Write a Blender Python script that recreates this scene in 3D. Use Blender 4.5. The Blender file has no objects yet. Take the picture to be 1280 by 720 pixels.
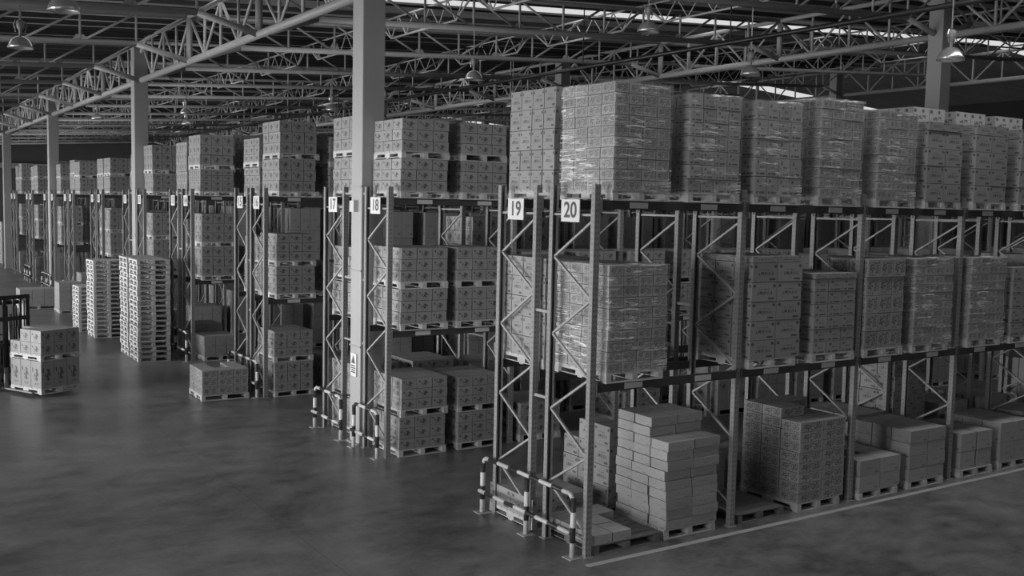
import bpy, math, random, re
from mathutils import Vector, Matrix
from mathutils.bvhtree import BVHTree
from mathutils import noise as mnoise

S = bpy.context.scene
C = S.collection
PI = math.pi
rnd = random.Random(7)

# ------------------------------------------------------------------ camera
yaw, pitch, roll, fpx = 0.57961, 0.081205, 0.021157, 1258.84
CAM = Vector((-8.3333, -10.7199, 4.8))
cy, sy, cp, sp = math.cos(yaw), math.sin(yaw), math.cos(pitch), math.sin(pitch)
fwd = Vector((sy * cp, cy * cp, -sp)); rgt = Vector((cy, -sy, 0)); up = rgt.cross(fwd)
r2 = math.cos(roll) * rgt + math.sin(roll) * up
u2 = -math.sin(roll) * rgt + math.cos(roll) * up
cd = bpy.data.cameras.new('camera'); cam = bpy.data.objects.new('camera', cd); C.objects.link(cam)
cam.matrix_world = Matrix(((r2.x, u2.x, -fwd.x, CAM.x), (r2.y, u2.y, -fwd.y, CAM.y), (r2.z, u2.z, -fwd.z, CAM.z), (0, 0, 0, 1)))
cd.sensor_width = 36; cd.lens = fpx / 1280 * 36; cd.clip_end = 400
S.camera = cam

# ------------------------------------------------------------------ light
S.view_settings.view_transform = 'Standard'; S.view_settings.look = 'None'
S.view_settings.gamma = 1; S.view_settings.use_curve_mapping = False
S.view_settings.exposure = 0.0
S.cycles.max_bounces = 6; S.cycles.diffuse_bounces = 2; S.cycles.glossy_bounces = 3
S.cycles.transparent_max_bounces = 12
WD = bpy.data.worlds.new('world'); S.world = WD; WD.use_nodes = True
WD.node_tree.nodes['Background'].inputs[0].default_value = (.5, .5, .5, 1)
WD.node_tree.nodes['Background'].inputs[1].default_value = 0.3
XW, XE, YS, YN = -13.6, 52.0, -26.0, 97.0           # inside faces of the four walls
SIDE_OPENINGS = [(y, 3.2) for y in (-4.6, 1.3, 7.7, 14.0, 20.4, 26.6, 33.0, 39.3, 45.0, 51.6, 57.7, 66.0, 74.0, 82.0, 90.0)]     # (centre y, width) of unseen left-wall openings, spaced to steer the side light
SIDE_POWER, SKY_POWER, SKY_EMIT, SIDE_EMIT = 235.0, 100.0, .7, 1.6
def area(name, loc, rot, sx, sy_, power, spread=180):
    l = bpy.data.lights.new(name, 'AREA'); l.shape = 'RECTANGLE'; l.size = sx; l.size_y = sy_; l.energy = power; l.spread = math.radians(spread)
    o = bpy.data.objects.new(name, l); C.objects.link(o); o.location = loc; o.rotation_euler = rot
    return o
for y, w in SIDE_OPENINGS:      # side daylight added at each unseen opening, power and spread tuned singly
    area('unseen_side_daylight', (XW + .12, y, 3.1), (0, -PI / 2, 0), 5.4, w, SIDE_POWER * (.8 if y < 0 else (.55 if y < 3 else (.9 if y < 9 else 1))), 110 if y < 0 else (64 if y < 9 else 80))
SKY_Y = [-19.6, -1.3, 17.0, 35.3, 53.6, 71.9, 90.2]
def zdeck(x): return 10.62 + .063 * min(x, 36.6) - .063 * max(0, x - 36.6)
for y in SKY_Y:         # daylight entering through each roof light strip
    for x in (-5, 9, 25):
        area('rooflight_daylight', (x, y, zdeck(x) - .16), (0, -.063, 0), 15, 1.4, SKY_POWER * ((.5 if x < 0 else (3.1 if x < 20 else 1.0)) if y < 5 else .4))

# ------------------------------------------------------------------ node helpers
def g(v): return (v, v, v, 1)
class NT:
    def __init__(s, name):
        s.m = bpy.data.materials.new(name); s.m.use_nodes = True; s.t = s.m.node_tree
        s.b = s.t.nodes['Principled BSDF']; s.out = s.t.nodes['Material Output']
    def n(s, typ, **kw):
        x = s.t.nodes.new(typ)
        for k, v in kw.items(): setattr(x, k, v)
        return x
    def link(s, a, b): s.t.links.new(a, b)
    def put(s, sock, v):
        if hasattr(v, 'is_output'): s.link(v, sock)
        else: sock.default_value = v
    def m_(s, op, a, b=0.0, c=None, clamp=False):
        x = s.n('ShaderNodeMath', operation=op, use_clamp=clamp)
        s.put(x.inputs[0], a); s.put(x.inputs[1], b)
        if c is not None: s.put(x.inputs[2], c)
        return x.outputs[0]
    def band(s, v, lo, hi):
        return s.m_('MULTIPLY', s.m_('GREATER_THAN', v, lo), s.m_('LESS_THAN', v, hi))
    def mul(s, a, b): return s.m_('MULTIPLY', a, b)
    def mx(s, a, b): return s.m_('MAXIMUM', a, b)
    def step(s, v, lo, hi):
        x = s.n('ShaderNodeMapRange', interpolation_type='SMOOTHSTEP'); s.put(x.inputs[0], v)
        x.inputs[1].default_value = lo; x.inputs[2].default_value = hi; return x.outputs[0]
    def noise(s, vec, scale, detail=3, rough=.5, mapscale=None, rot=None, dist=0):
        if mapscale or rot:
            mp = s.n('ShaderNodeMapping'); s.link(vec, mp.inputs[0])
            if mapscale: mp.inputs['Scale'].default_value = mapscale
            if rot: mp.inputs['Rotation'].default_value = rot
            vec = mp.outputs[0]
        x = s.n('ShaderNodeTexNoise'); s.link(vec, x.inputs['Vector'])
        x.inputs['Scale'].default_value = scale; x.inputs['Detail'].default_value = detail
        x.inputs['Roughness'].default_value = rough; x.inputs['Distortion'].default_value = dist
        return x.outputs[0]
    def coord(s, which='Object'): return s.n('ShaderNodeTexCoord').outputs[which]
    def sep(s, v):
        x = s.n('ShaderNodeSeparateXYZ'); s.link(v, x.inputs[0]); return x.outputs
    def grey(s, v):
        x = s.n('ShaderNodeCombineColor'); [s.link(v, x.inputs[i]) for i in range(3)]; return x.outputs[0]
    def bump(s, h, strength, dist=.01):
        x = s.n('ShaderNodeBump'); s.link(h, x.inputs['Height']); x.inputs['Strength'].default_value = strength
        x.inputs['Distance'].default_value = dist; s.link(x.outputs[0], s.b.inputs['Normal'])

def paint(name, v, rough=.5, metal=0.0, var=.12, scale=6):
    t = NT(name); nz = t.noise(t.coord(), scale, 3)
    val = t.m_('MULTIPLY', t.m_('ADD', t.mul(nz, 2 * var), 1 - var), v)
    t.link(t.grey(val), t.b.inputs['Base Color']); t.b.inputs['Roughness'].default_value = rough
    t.b.inputs['Metallic'].default_value = metal
    return t.m

def carton_mat(name, v, kind):
    t = NT(name); uv = t.coord('UV'); s = t.sep(uv); u, w = s[0], s[1]
    side = t.m_('LESS_THAN', u, 1.5)
    fine = t.noise(uv, 9, 2); base = v
    ink = None
    def glyph(lo, hi, l, r, f=26.0, thr=.5):
        n = t.noise(uv, 1.0, 1, mapscale=(f, 2.5, 1))
        return t.mul(t.mul(t.band(w, lo, hi), t.band(u, l, r)), t.m_('GREATER_THAN', n, thr))
    def blob(cx, cy_, rx, ry, sc, thr):
        dx = t.m_('DIVIDE', t.m_('SUBTRACT', u, cx), rx); dy = t.m_('DIVIDE', t.m_('SUBTRACT', w, cy_), ry)
        d = t.m_('ADD', t.mul(dx, dx), t.mul(dy, dy)); n = t.noise(uv, sc, 2)
        return t.mul(t.m_('LESS_THAN', d, 1.0), t.step(n, thr - .05, thr + .05))
    if kind == 'logo':
        ink = t.mx(blob(.52, .5, .23, .23, 6, .44), blob(.17, .68, .06, .09, 6, .2))
        ink = t.mx(ink, glyph(.12, .2, .3, .75, 40, .5))
    elif kind == 'text':
        ink = t.mx(glyph(.36, .52, .22, .82), glyph(.62, .67, .3, .7, 45))
        ink = t.mx(ink, t.mul(t.band(w, .09, .19), t.band(u, .66, .9)))
        ink = t.mx(ink, t.mx(blob(.1, .82, .06, .08, 6, .2), blob(.9, .82, .06, .08, 6, .2)))
    elif kind == 'busy':
        ink = t.mx(blob(.3, .55, .2, .3, 11, .5), blob(.74, .45, .18, .3, 13, .52))
        ink = t.mx(ink, glyph(.08, .2, .08, .6, 24, .52)); ink = t.mx(ink, glyph(.74, .9, .45, .92, 18, .5))
    elif kind == 'label':
        ink = t.mx(t.mul(t.band(w, .08, .2), t.mx(t.band(u, .12, .3), t.band(u, .4, .85))), blob(.25, .75, .1, .1, 8, .4))
        ink = t.mx(ink, glyph(.45, .55, .3, .8, 20, .55))
    elif kind == 'letters':
        ink = t.mx(glyph(.25, .5, .25, .8, 14, .5), t.mx(blob(.12, .78, .1, .12, 6, .2), blob(.62, .78, .08, .12, 6, .3)))
        ink = t.mul(ink, .9)
    else:
        ink = t.mx(glyph(.4, .5, .25, .75, 24, .55), t.mul(t.band(w, .1, .2), t.band(u, .72, .9)))
    ink = t.mul(t.mul(ink, side), {'busy': .75, 'letters': .8, 'logo': .7, 'plain': .4}.get(kind, .7))
    tape = t.mul(t.m_('SUBTRACT', 1.0, side), t.band(w, .46, .54))
    rn = t.n('ShaderNodeObjectInfo').outputs['Random']
    val = t.m_('ADD', t.mul(fine, .16), .92); val = t.mul(val, t.m_('ADD', t.mul(rn, .24), .86))
    val = t.mul(val, t.m_('SUBTRACT', 1.0, ink)); val = t.mul(val, t.m_('ADD', t.mul(tape, .25), 1.0))
    val = t.mul(val, base)
    t.link(t.grey(val), t.b.inputs['Base Color']); t.b.inputs['Roughness'].default_value = .62
    return t.m

M = {}
M['logo'] = carton_mat('carton_logo', .31, 'logo')
M['text'] = carton_mat('carton_text', .31, 'text')
M['busy'] = carton_mat('carton_busy', .35, 'busy')
M['label'] = carton_mat('carton_label', .33, 'label')
M['letters'] = carton_mat('carton_letters', .46, 'letters')
M['plain'] = carton_mat('carton_plain', .36, 'plain')
M['white'] = paint('white_pipe_paint', .45, .45)
M['girder'] = paint('girder_pipe_paint', .42, .4)
M['column'] = paint('column_paint', .4, .5, var=.06, scale=1.2)
M['sign'] = paint('sign_plate', .72, .5, var=.03)
M['ink'] = paint('dark_ink', .1, .6, var=.05)
M['beam'] = paint('beam_paint', .06, .45)
M['lab'] = paint('beam_label', .6, .5)
M['black'] = paint('black_paint', .02, .4)
M['tyre'] = paint('tyre', .03, .8)
M['lift_body'] = paint('forklift_paint', .3, .35)
M['steel'] = paint('fork_steel', .3, .35, .6)
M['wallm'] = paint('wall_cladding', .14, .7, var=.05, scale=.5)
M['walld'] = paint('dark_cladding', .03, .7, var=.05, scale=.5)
M['alu'] = paint('lamp_aluminium', .6, .25, .7, var=.05)
M['bolt'] = paint('base_plate', .35, .5)

def wood(nm='pallet_wood', alb=.55):
    t = NT(nm); c = t.coord()
    n1 = t.noise(c, 3, 3, mapscale=(2, 12, 12)); rn = t.n('ShaderNodeObjectInfo').outputs['Random']
    val = t.mul(t.m_('ADD', t.mul(n1, .5), .72), t.m_('ADD', t.mul(rn, .3), .8))
    t.link(t.grey(t.mul(val, alb)), t.b.inputs['Base Color']); t.b.inputs['Roughness'].default_value = .75
    return t.m
M['wood'] = wood(); M['dark_wood'] = wood('dark_pallet_wood', .17)  # second wood is the same grain in a darker tone
def post_mat():
    t = NT('perforated_post'); c = t.coord(); s = t.sep(c)
    fz = t.m_('FRACT', t.m_('DIVIDE', s[2], .075))
    ax = t.m_('ABSOLUTE', s[0]); ay = t.m_('ABSOLUTE', s[1])
    hx = t.mul(t.band(ax, .012, .03), t.m_('GREATER_THAN', ay, .036))
    hy = t.mul(t.band(ay, .004, .02), t.m_('GREATER_THAN', ax, .046))
    h = t.mul(t.band(fz, .25, .75), t.mx(hx, t.mul(hy, .6)))
    val = t.mul(t.m_('SUBTRACT', 1.0, t.mul(h, .5)), .32)
    t.link(t.grey(val), t.b.inputs['Base Color']); t.b.inputs['Roughness'].default_value = .4
    t.b.inputs['Metallic'].default_value = .15
    return t.m
M['post'] = post_mat()
M['brace'] = paint('brace_steel', .38, .4, .15)
def stripe(name, axis, period, frac, off):
    t = NT(name); s = t.sep(t.coord()); f = t.m_('FRACT', t.m_('ADD', t.m_('DIVIDE', s[axis], period), off))
    v = t.m_('ADD', t.mul(t.m_('LESS_THAN', f, frac), .56), .03)
    nz = t.noise(t.coord(), 12, 3); v = t.mul(v, t.m_('ADD', t.mul(nz, .3), .85))
    t.link(t.grey(v), t.b.inputs['Base Color']); t.b.inputs['Roughness'].default_value = .4; return t.m
M['stripe_post'] = stripe('striped_post', 2, .43, .5, 0.0)
M['stripe_rail'] = stripe('striped_rail', 1, .56, .55, .1)
def deck_mat():
    t = NT('roof_deck_metal'); c = t.coord(); s = t.sep(c)
    n = t.noise(c, 1.2, 3, mapscale=(.2, 3, 1))
    t.link(t.grey(t.mul(t.m_('ADD', n, .5), .55)), t.b.inputs['Base Color']); t.b.inputs['Roughness'].default_value = .5
    w = t.m_('SINE', t.mul(s[1], 25.0)); t.bump(w, .6, .03); return t.m
M['deck'] = deck_mat()
def floor_mat():
    t = NT('polished_concrete'); c = t.coord(); s = t.sep(c)
    n1 = t.noise(c, .35, 5, .6, dist=.6); n2 = t.noise(c, 1.6, 6, .65, mapscale=(1, 1.6, 1)); n3 = t.noise(c, 9, 4, .6)
    v = t.m_('ADD', t.mul(n1, .5), t.m_('ADD', t.mul(n2, .55), t.mul(n3, .2)))
    v = t.m_('ADD', t.mul(t.m_('SUBTRACT', v, .62), 4.0), 1.0)
    sc = t.noise(c, 1.0, 2, .5, mapscale=(.15, 3.0, 1), rot=(0, 0, .35), dist=1.2)      # tyre scuffs
    scm = t.mul(t.band(sc, .49, .497), t.mul(t.step(n1, .45, .6), .2))
    fx = t.m_('FRACT', t.m_('DIVIDE', t.m_('ADD', s[0], 3.1), 6.1)); fy = t.m_('FRACT', t.m_('DIVIDE', t.m_('ADD', s[1], 2.9), 6.1))
    jn = t.mul(t.mx(t.m_('LESS_THAN', fx, .0028), t.m_('LESS_THAN', fy, .0028)), .35)
    v = t.mul(v, t.mul(t.m_('SUBTRACT', 1.0, scm), t.m_('SUBTRACT', 1.0, jn)))
    t.link(t.grey(t.mul(v, .14)), t.b.inputs['Base Color'])
    r = t.m_('ADD', t.mul(n2, .3), .2); t.link(r, t.b.inputs['Roughness'])
    t.b.inputs['Specular IOR Level'].default_value = .5
    t.bump(n3, .08, .01); return t.m
M['floor'] = floor_mat()
M['line'] = paint('floor_line_paint', .42, .5, var=.3, scale=3)
def emit(name, v, strength):
    t = NT(name); e = t.n('ShaderNodeEmission'); e.inputs[0].default_value = g(v); e.inputs[1].default_value = strength
    t.link(e.outputs[0], t.out.inputs[0]); return t.m
M['skylight'] = emit('rooflight_panel', 1, SKY_EMIT)
M['window'] = emit('unseen_daylit_opening', 1, SIDE_EMIT)  # glow for the panels added in the unseen left-wall openings
def film():
    t = NT('stretch_film'); c = t.coord()
    tr = t.n('ShaderNodeBsdfTransparent'); mixn = t.n('ShaderNodeMixShader')
    t.b.inputs['Base Color'].default_value = g(.95); t.b.inputs['Roughness'].default_value = .3
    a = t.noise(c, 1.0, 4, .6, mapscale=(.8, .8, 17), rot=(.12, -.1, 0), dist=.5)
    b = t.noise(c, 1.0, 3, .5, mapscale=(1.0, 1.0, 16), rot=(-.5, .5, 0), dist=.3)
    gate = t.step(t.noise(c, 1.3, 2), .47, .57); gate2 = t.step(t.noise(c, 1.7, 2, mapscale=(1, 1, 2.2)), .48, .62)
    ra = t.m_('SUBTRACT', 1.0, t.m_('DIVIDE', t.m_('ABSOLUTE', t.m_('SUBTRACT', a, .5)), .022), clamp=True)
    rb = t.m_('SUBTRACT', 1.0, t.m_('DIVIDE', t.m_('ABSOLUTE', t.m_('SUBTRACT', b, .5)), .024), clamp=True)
    f = t.m_('ADD', t.mx(t.mul(ra, gate2), t.mul(rb, gate)), .06, clamp=True)  # milky folds and painted wrinkle highlights, both as opaque white streaks
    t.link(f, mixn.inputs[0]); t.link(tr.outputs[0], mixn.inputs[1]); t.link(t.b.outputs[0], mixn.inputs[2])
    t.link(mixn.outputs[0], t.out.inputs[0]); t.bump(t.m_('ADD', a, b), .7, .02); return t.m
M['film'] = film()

# ------------------------------------------------------------------ mesh helpers
class MB:
    def __init__(s): s.v = []; s.f = []; s.mi = []; s.uv = []
    def box(s, x0, y0, z0, x1, y1, z1, mi=0, mat=None, uv=False):
        k = len(s.v)
        P = [(x0, y0, z0), (x1, y0, z0), (x1, y1, z0), (x0, y1, z0), (x0, y0, z1), (x1, y0, z1), (x1, y1, z1), (x0, y1, z1)]
        if mat is not None: P = [tuple(mat @ Vector(q)) for q in P]
        s.v += P
        # faces start at the lower left seen from outside: -y, +x, +y, -x, top, bottom
        s.f += [(k, k+1, k+5, k+4), (k+1, k+2, k+6, k+5), (k+2, k+3, k+7, k+6), (k+3, k, k+4, k+7), (k+4, k+5, k+6, k+7), (k+3, k+2, k+1, k)]
        s.mi += [mi] * 6
        q = [(0, 0), (1, 0), (1, 1), (0, 1)]; tq = [(2, 0), (3, 0), (3, 1), (2, 1)]
        s.uv += q * 4 + tq * 2
        return s
    def tube(s, p, q, r, n=6, mi=0, r1=None):
        p, q = Vector(p), Vector(q); d = (q - p)
        if d.length < 1e-6: return s
        d.normalize(); a = d.orthogonal().normalized() if abs(d.z) > .9 else d.cross(Vector((0, 0, 1))).normalized()
        b = d.cross(a); k = len(s.v); r1 = r if r1 is None else r1
        for c_, rr in ((p, r), (q, r1)):
            for i in range(n):
                w = 2 * PI * i / n + PI / n
                s.v.append(tuple(c_ + a * (rr * math.cos(w)) + b * (rr * math.sin(w))))
        for i in range(n):
            j = (i + 1) % n; s.f.append((k + i, k + j, k + n + j, k + n + i)); s.mi.append(mi); s.uv += [(0, 0)] * 4
        s.f.append(tuple(k + i for i in reversed(range(n)))); s.mi.append(mi); s.uv += [(0, 0)] * n
        s.f.append(tuple(k + n + i for i in range(n))); s.mi.append(mi); s.uv += [(0, 0)] * n
        return s
    def path(s, pts, r, n=6, mi=0):
        for a, b in zip(pts[:-1], pts[1:]): s.tube(a, b, r, n, mi)
        return s
    def prism(s, poly, axis, a, b, mi=0):
        def P(u, v, w): return (w, u, v) if axis == 0 else ((u, w, v) if axis == 1 else (u, v, w))
        k = len(s.v); n = len(poly)
        s.v += [P(u, v, a) for u, v in poly] + [P(u, v, b) for u, v in poly]
        for i in range(n):
            j = (i + 1) % n; s.f.append((k + i, k + j, k + n + j, k + n + i)); s.mi.append(mi); s.uv += [(0, 0)] * 4
        s.f.append(tuple(k + i for i in reversed(range(n)))); s.mi.append(mi); s.uv += [(0, 0)] * n
        s.f.append(tuple(k + n + i for i in range(n))); s.mi.append(mi); s.uv += [(0, 0)] * n
        return s
    def lathe(s, prof, n=16, c=(0, 0, 0), mi=0):
        k = len(s.v)
        for r, z in prof:
            for i in range(n):
                w = 2 * PI * i / n; s.v.append((c[0] + r * math.cos(w), c[1] + r * math.sin(w), c[2] + z))
        for a in range(len(prof) - 1):
            for i in range(n):
                j = (i + 1) % n; s.f.append((k + a*n + i, k + a*n + j, k + (a+1)*n + j, k + (a+1)*n + i)); s.mi.append(mi); s.uv += [(0, 0)] * 4
        return s
    def mesh(s, name, mats, smooth=False):
        me = bpy.data.meshes.new(name); me.from_pydata(s.v, [], s.f)
        if not isinstance(mats, (list, tuple)): mats = [mats]
        for m in mats: me.materials.append(m)
        me.polygons.foreach_set('material_index', s.mi)
        l = me.uv_layers.new(name='uv'); flat = [c for p in s.uv for c in p]; l.data.foreach_set('uv', flat)
        if smooth: me.polygons.foreach_set('use_smooth', [True] * len(s.f))
        me.update(); return me
    def obj(s, name, mats, parent=None, smooth=False):
        return link(name, s.mesh(name, mats, smooth), parent)
def link(name, data, parent=None, loc=None, rotz=0):
    o = bpy.data.objects.new(name, data); C.objects.link(o)
    if parent: o.parent = parent
    if loc is not None: o.location = loc
    if rotz: o.rotation_euler = (0, 0, rotz)
    return o
def tag(o, label, cat, group=None):
    o['label'] = words_(label); o['category'] = cat
    if group: o['group'] = words_(group)
    return o
def thing(name, label, cat, loc=(0, 0, 0), rotz=0, group=None):
    return tag(link(name, None, None, loc, rotz), label, cat, group)
def struct(name, mb, m):
    o = mb.obj(name, m); o['kind'] = 'structure'; return o
def bevel(o, w, seg=1):
    b = o.modifiers.new('bevel', 'BEVEL'); b.width = w; b.segments = seg; b.limit_method = 'ANGLE'
NW = {20: 'twenty', 19: 'nineteen', 18: 'eighteen', 17: 'seventeen', 16: 'sixteen', 15: 'fifteen', 14: 'fourteen', 13: 'thirteen', 12: 'twelve', 11: 'eleven', 10: 'ten', 9: 'nine', 8: 'eight', 7: 'seven', 6: 'six', 5: 'five', 4: 'four', 3: 'three', 2: 'two', 1: 'one'}
def words_(s):
    return re.sub(r'\d+', lambda m: NW[int(m.group())], s)
ORD = ['bottom', 'second', 'third', 'fourth', 'fifth', 'sixth', 'seventh', 'eighth', 'ninth', 'tenth', 'eleventh', 'twelfth',
       'thirteenth', 'fourteenth', 'fifteenth', 'sixteenth', 'seventeenth', 'eighteenth', 'nineteenth', 'twentieth', 'twenty first']
NTH = ['first'] + ORD[1:]

# ------------------------------------------------------------------ room shell
mb = MB(); mb.box(XW - .3, YS - .3, -.2, XE + .3, YN + .3, 0); struct('floor', mb, M['floor'])
mb = MB()
mb.box(-.2, -.335, 0, XE - 1, -.235, .004); struct('trim_1', mb, M['line'])
# left wall with the unseen openings added for side light
mb = MB(); ys = YS
for y, w in SIDE_OPENINGS:
    mb.box(XW - .3, ys, 0, XW, y - w / 2, 9.2); ys = y + w / 2
    mb.box(XW - .3, y - w / 2, 5.9, XW, y + w / 2, 9.2); mb.box(XW - .3, y - w / 2, 0, XW, y + w / 2, .35)
mb.box(XW - .3, ys, 0, XW, YN, 9.2); struct('wall_left', mb, M['wallm'])
for k, (y, w) in enumerate(SIDE_OPENINGS):
    mb = MB(); mb.box(XW - .22, y - w / 2, .35, XW - .15, y + w / 2, 5.9); struct('window_%d' % (k + 1), mb, M['window'])  # glowing panel added in each unseen opening
mb = MB(); mb.prism([(XW, 0), (XE, 0), (XE, 12.2), (36.6, 13.1), (XW, 9.2)], 1, YN, YN + .3)
struct('wall_back', mb, M['wallm'])
mb = MB(); mb.prism([(XW, 0), (XE, 0), (XE, 12.2), (36.6, 13.1), (XW, 9.2)], 1, YS - .3, YS)
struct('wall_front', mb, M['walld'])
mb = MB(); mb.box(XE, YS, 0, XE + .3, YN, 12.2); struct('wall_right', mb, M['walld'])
mb = MB(); mb.box(XW + .01, YN - .35, 7.4, XE - .01, YN, 7.9); struct('trim_2', mb, M['deck'])
def deck_strip(y0, y1):
    m_ = MB()
    for a, b in ((XW - .3, 36.6), (36.6, XE + .3)):
        za, zb = zdeck(a), zdeck(b); k = len(m_.v)
        m_.v += [(a, y0, za), (b, y0, zb), (b, y1, zb), (a, y1, za), (a, y0, za + .1), (b, y0, zb + .1), (b, y1, zb + .1), (a, y1, za + .1)]
        m_.f += [(k, k+3, k+2, k+1), (k+4, k+5, k+6, k+7), (k, k+1, k+5, k+4), (k+1, k+2, k+6, k+5), (k+2, k+3, k+7, k+6), (k+3, k, k+4, k+7)]
        m_.mi += [0] * 6; m_.uv += [(0, 0)] * 24
    return m_
deck = MB(); prev = YS - .3
nwin = len(SIDE_OPENINGS)
for y in SKY_Y:
    d = deck_strip(prev, y - .75); k = len(deck.v)
    deck.v += d.v; deck.f += [tuple(i + k for i in f) for f in d.f]; deck.mi += d.mi; deck.uv += d.uv
    nwin += 1; struct('window_%d' % nwin, deck_strip(y - .75, y + .75), M['skylight']); prev = y + .75
d = deck_strip(prev, YN + .3); k = len(deck.v)
deck.v += d.v; deck.f += [tuple(i + k for i in f) for f in d.f]; deck.mi += d.mi; deck.uv += d.uv
struct('ceiling', deck, M['deck'])

# ------------------------------------------------------------------ columns
CS = .48
def column(xc, yc, h, label):
    t = thing('steel_column', label, 'column', (xc, yc, 0))
    m_ = MB(); m_.box(-CS/2, -CS/2, .02, CS/2, CS/2, h); o = m_.obj('shaft', M['column'], t); bevel(o, .02, 2)
    m_ = MB(); m_.box(-CS/2 - .05, -CS/2 - .05, 0, CS/2 + .05, CS/2 + .05, .03)
    for a in (-1, 1):
        for b in (-1, 1): m_.tube((a * (CS/2 + .02), b * (CS/2 + .02), .03), (a * (CS/2 + .02), b * (CS/2 + .02), .06), .015)
    m_.obj('base_plate', M['bolt'], t)
    for z in (1.95, 3.45, 5.1):
        m_ = MB(); m_.box(-CS/2 - .012, -CS/2 - .012, z, CS/2 + .012, CS/2 + .012, z + .035); m_.obj('strap', M['brace'], t)
    return t
COLX, COLY = (.18, 18.4, 36.8), (-10.8, 7.56, 26.36, 44.7, 62.9, 81.2)
for i, x in enumerate(COLX):
    for j, y in enumerate(COLY):
        if i == 0 and j == 0: continue
        if x < 1: lb = ['', 'nearest tall square white column, with a warning plate, between rows 18 and 17', 'second square white column, behind the tall pallet stack',
                        'third square white column down the cross aisle', 'fourth square white column, far left', 'farthest square white column of the left line'][j]
        else: lb = 'square grey column of the %s line beyond row 20, %s from the camera' % (('middle' if i == 1 else 'right'), NTH[j])
        c = column(x, y, 8.7 + .063 * x + 1.5, lb)
        if x < 1 and j == 1:
            m_ = MB(); m_.box(-.006, -.13, 0, .006, .13, .46); p_ = m_.obj('warning_plate', M['sign'], c); p_.location = (-CS/2 - .02, 0.02, 1.36)
            m_ = MB(); m_.prism([(-.09, .26), (.09, .26), (0, .42)], 0, -.010, -.007)
            for z, w in ((.2, .09), (.155, .1), (.11, .08), (.07, .1)): m_.box(-.010, -w, z, -.007, w, z + .025)
            m_.obj('warning_print', M['ink'], p_)
            m_ = MB(); m_.box(-.05, -.1, 0, .05, .1, .22); p_ = m_.obj('junction_box', M['lab'], c); p_.location = (-CS/2 - .05, 0.0, 4.62)

# ------------------------------------------------------------------ roof steel
def zb(x): return 9.30 + .063 * x
def zt(x): return zb(x) + .85
def zmb(x): return 8.85 + .063 * x
def zmt(x): return 10.15 + .063 * x
SPX, N = 18.3, 12
def cross_truss(xa, y, label, detail):
    t = thing('roof_truss', label, 'truss', (xa + .1, y, 0)); SPX, N = (13.55, 9) if xa < 0 else (18.3, 12)
    pw = SPX / N; X = [i * pw for i in range(N + 1)]; W = lambda i, top: (X[i], 0, (zt if top else zb)(xa + X[i]))
    bot = [(0, 0, zmb(xa))] + [W(i, 0) for i in range(1, N)] + [(SPX, 0, zmb(xa + SPX))]
    m_ = MB().path([bot[0], bot[1], bot[N - 1], bot[N]], .08, 8)
    m_.obj('bottom_chord', M['white'], t, True)
    m_ = MB().tube(W(0, 1), W(N, 1), .06, 8); m_.obj('top_chord', M['white'], t, True)
    for i in range(1, N, 2 if detail else 40):
        gm = MB(); z = bot[i][2]; gm.prism([(X[i] - .22, z + .04), (X[i] + .22, z + .04), (X[i] + .1, z + .2), (X[i] - .1, z + .2)], 1, -.012, .012); gm.obj('gusset', M['white'], t)
    st = []
    for i in range(1, N): st.append((bot[i], W(i, 1)))
    for i in range(N):
        if i < N / 2 and xa >= 0: st.append((W(i, 1), bot[i + 1]) if i else (W(0, 1), bot[1]))
        else: st.append((bot[i], W(i + 1, 1)))
    if detail:
        for a, b in st: MB().tube(a, b, .035, 6).obj('strut', M['white'], t, True)
    else:
        m_ = MB(); [m_.tube(a, b, .035, 4) for a, b in st]; m_.obj('strut', M['white'], t)
for i, xa in enumerate((-13.55, 0, 18.3)):
    for j in range(17):
        y = 1.5 + 6.1 * (j - 1)
        if y > 96: break
        if xa < 0 and y < 7: continue
        where = ['left of the front column line', 'over the racks past the front column line', 'far right past the middle column line'][i]
        cross_truss(xa, y, 'white tubular cross truss %s, %s from the camera' % (where, NTH[j]), detail=(y < 33 and i < 2))
def main_truss(x, ya, label, detail):
    t = thing('roof_girder', label, 'girder', (x + .1, ya, 0))
    L = 18.3; a0, a1 = CS / 2, L - CS / 2; b_, tp = zmb(x), zmt(x)
    MB().tube((0, a0, b_), (0, a1, b_), .1, 12).obj('bottom_chord', M['girder'], t, True)
    MB().path([(0, a0, tp - .35), (0, a0 + .6, tp), (0, a1 - .6, tp), (0, a1, tp - .35)], .075, 10).obj('top_chord', M['girder'], t, True)
    st = []; n = 12; pw = (a1 - a0) / n
    for k in range(n):
        y0, y1 = a0 + k * pw, a0 + (k + 1) * pw
        if k: st.append(((0, y0, b_), (0, y0, tp), .045))
        st.append((((0, y0, b_), (0, y1, tp), .04) if k % 2 else ((0, y0, tp if k else tp - .35), (0, y1, b_), .04)))
    for q in (6.1, 12.2): st.append(((0, q, b_), (0, q, tp), .1))
    if detail:
        for a, b, r in st: MB().tube(a, b, r, 6).obj('strut', M['girder'], t, True)
    else:
        m_ = MB(); [m_.tube(a, b, r, 5) for a, b, r in st]; m_.obj('strut', M['girder'], t)
for i, x in enumerate((0.0, 18.3, 36.6)):
    for j, ya in enumerate((-10.7, 7.6, 25.9, 44.2, 62.5, 80.8)):
        if ya + 18.3 > 100: continue
        if i == 0 and j == 0: continue
        main_truss(x, ya, 'heavy pipe girder along the %s column line, %s span from the camera' % (['front', 'middle', 'right'][i], NTH[j]), j < 3 and i < 2)
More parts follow.
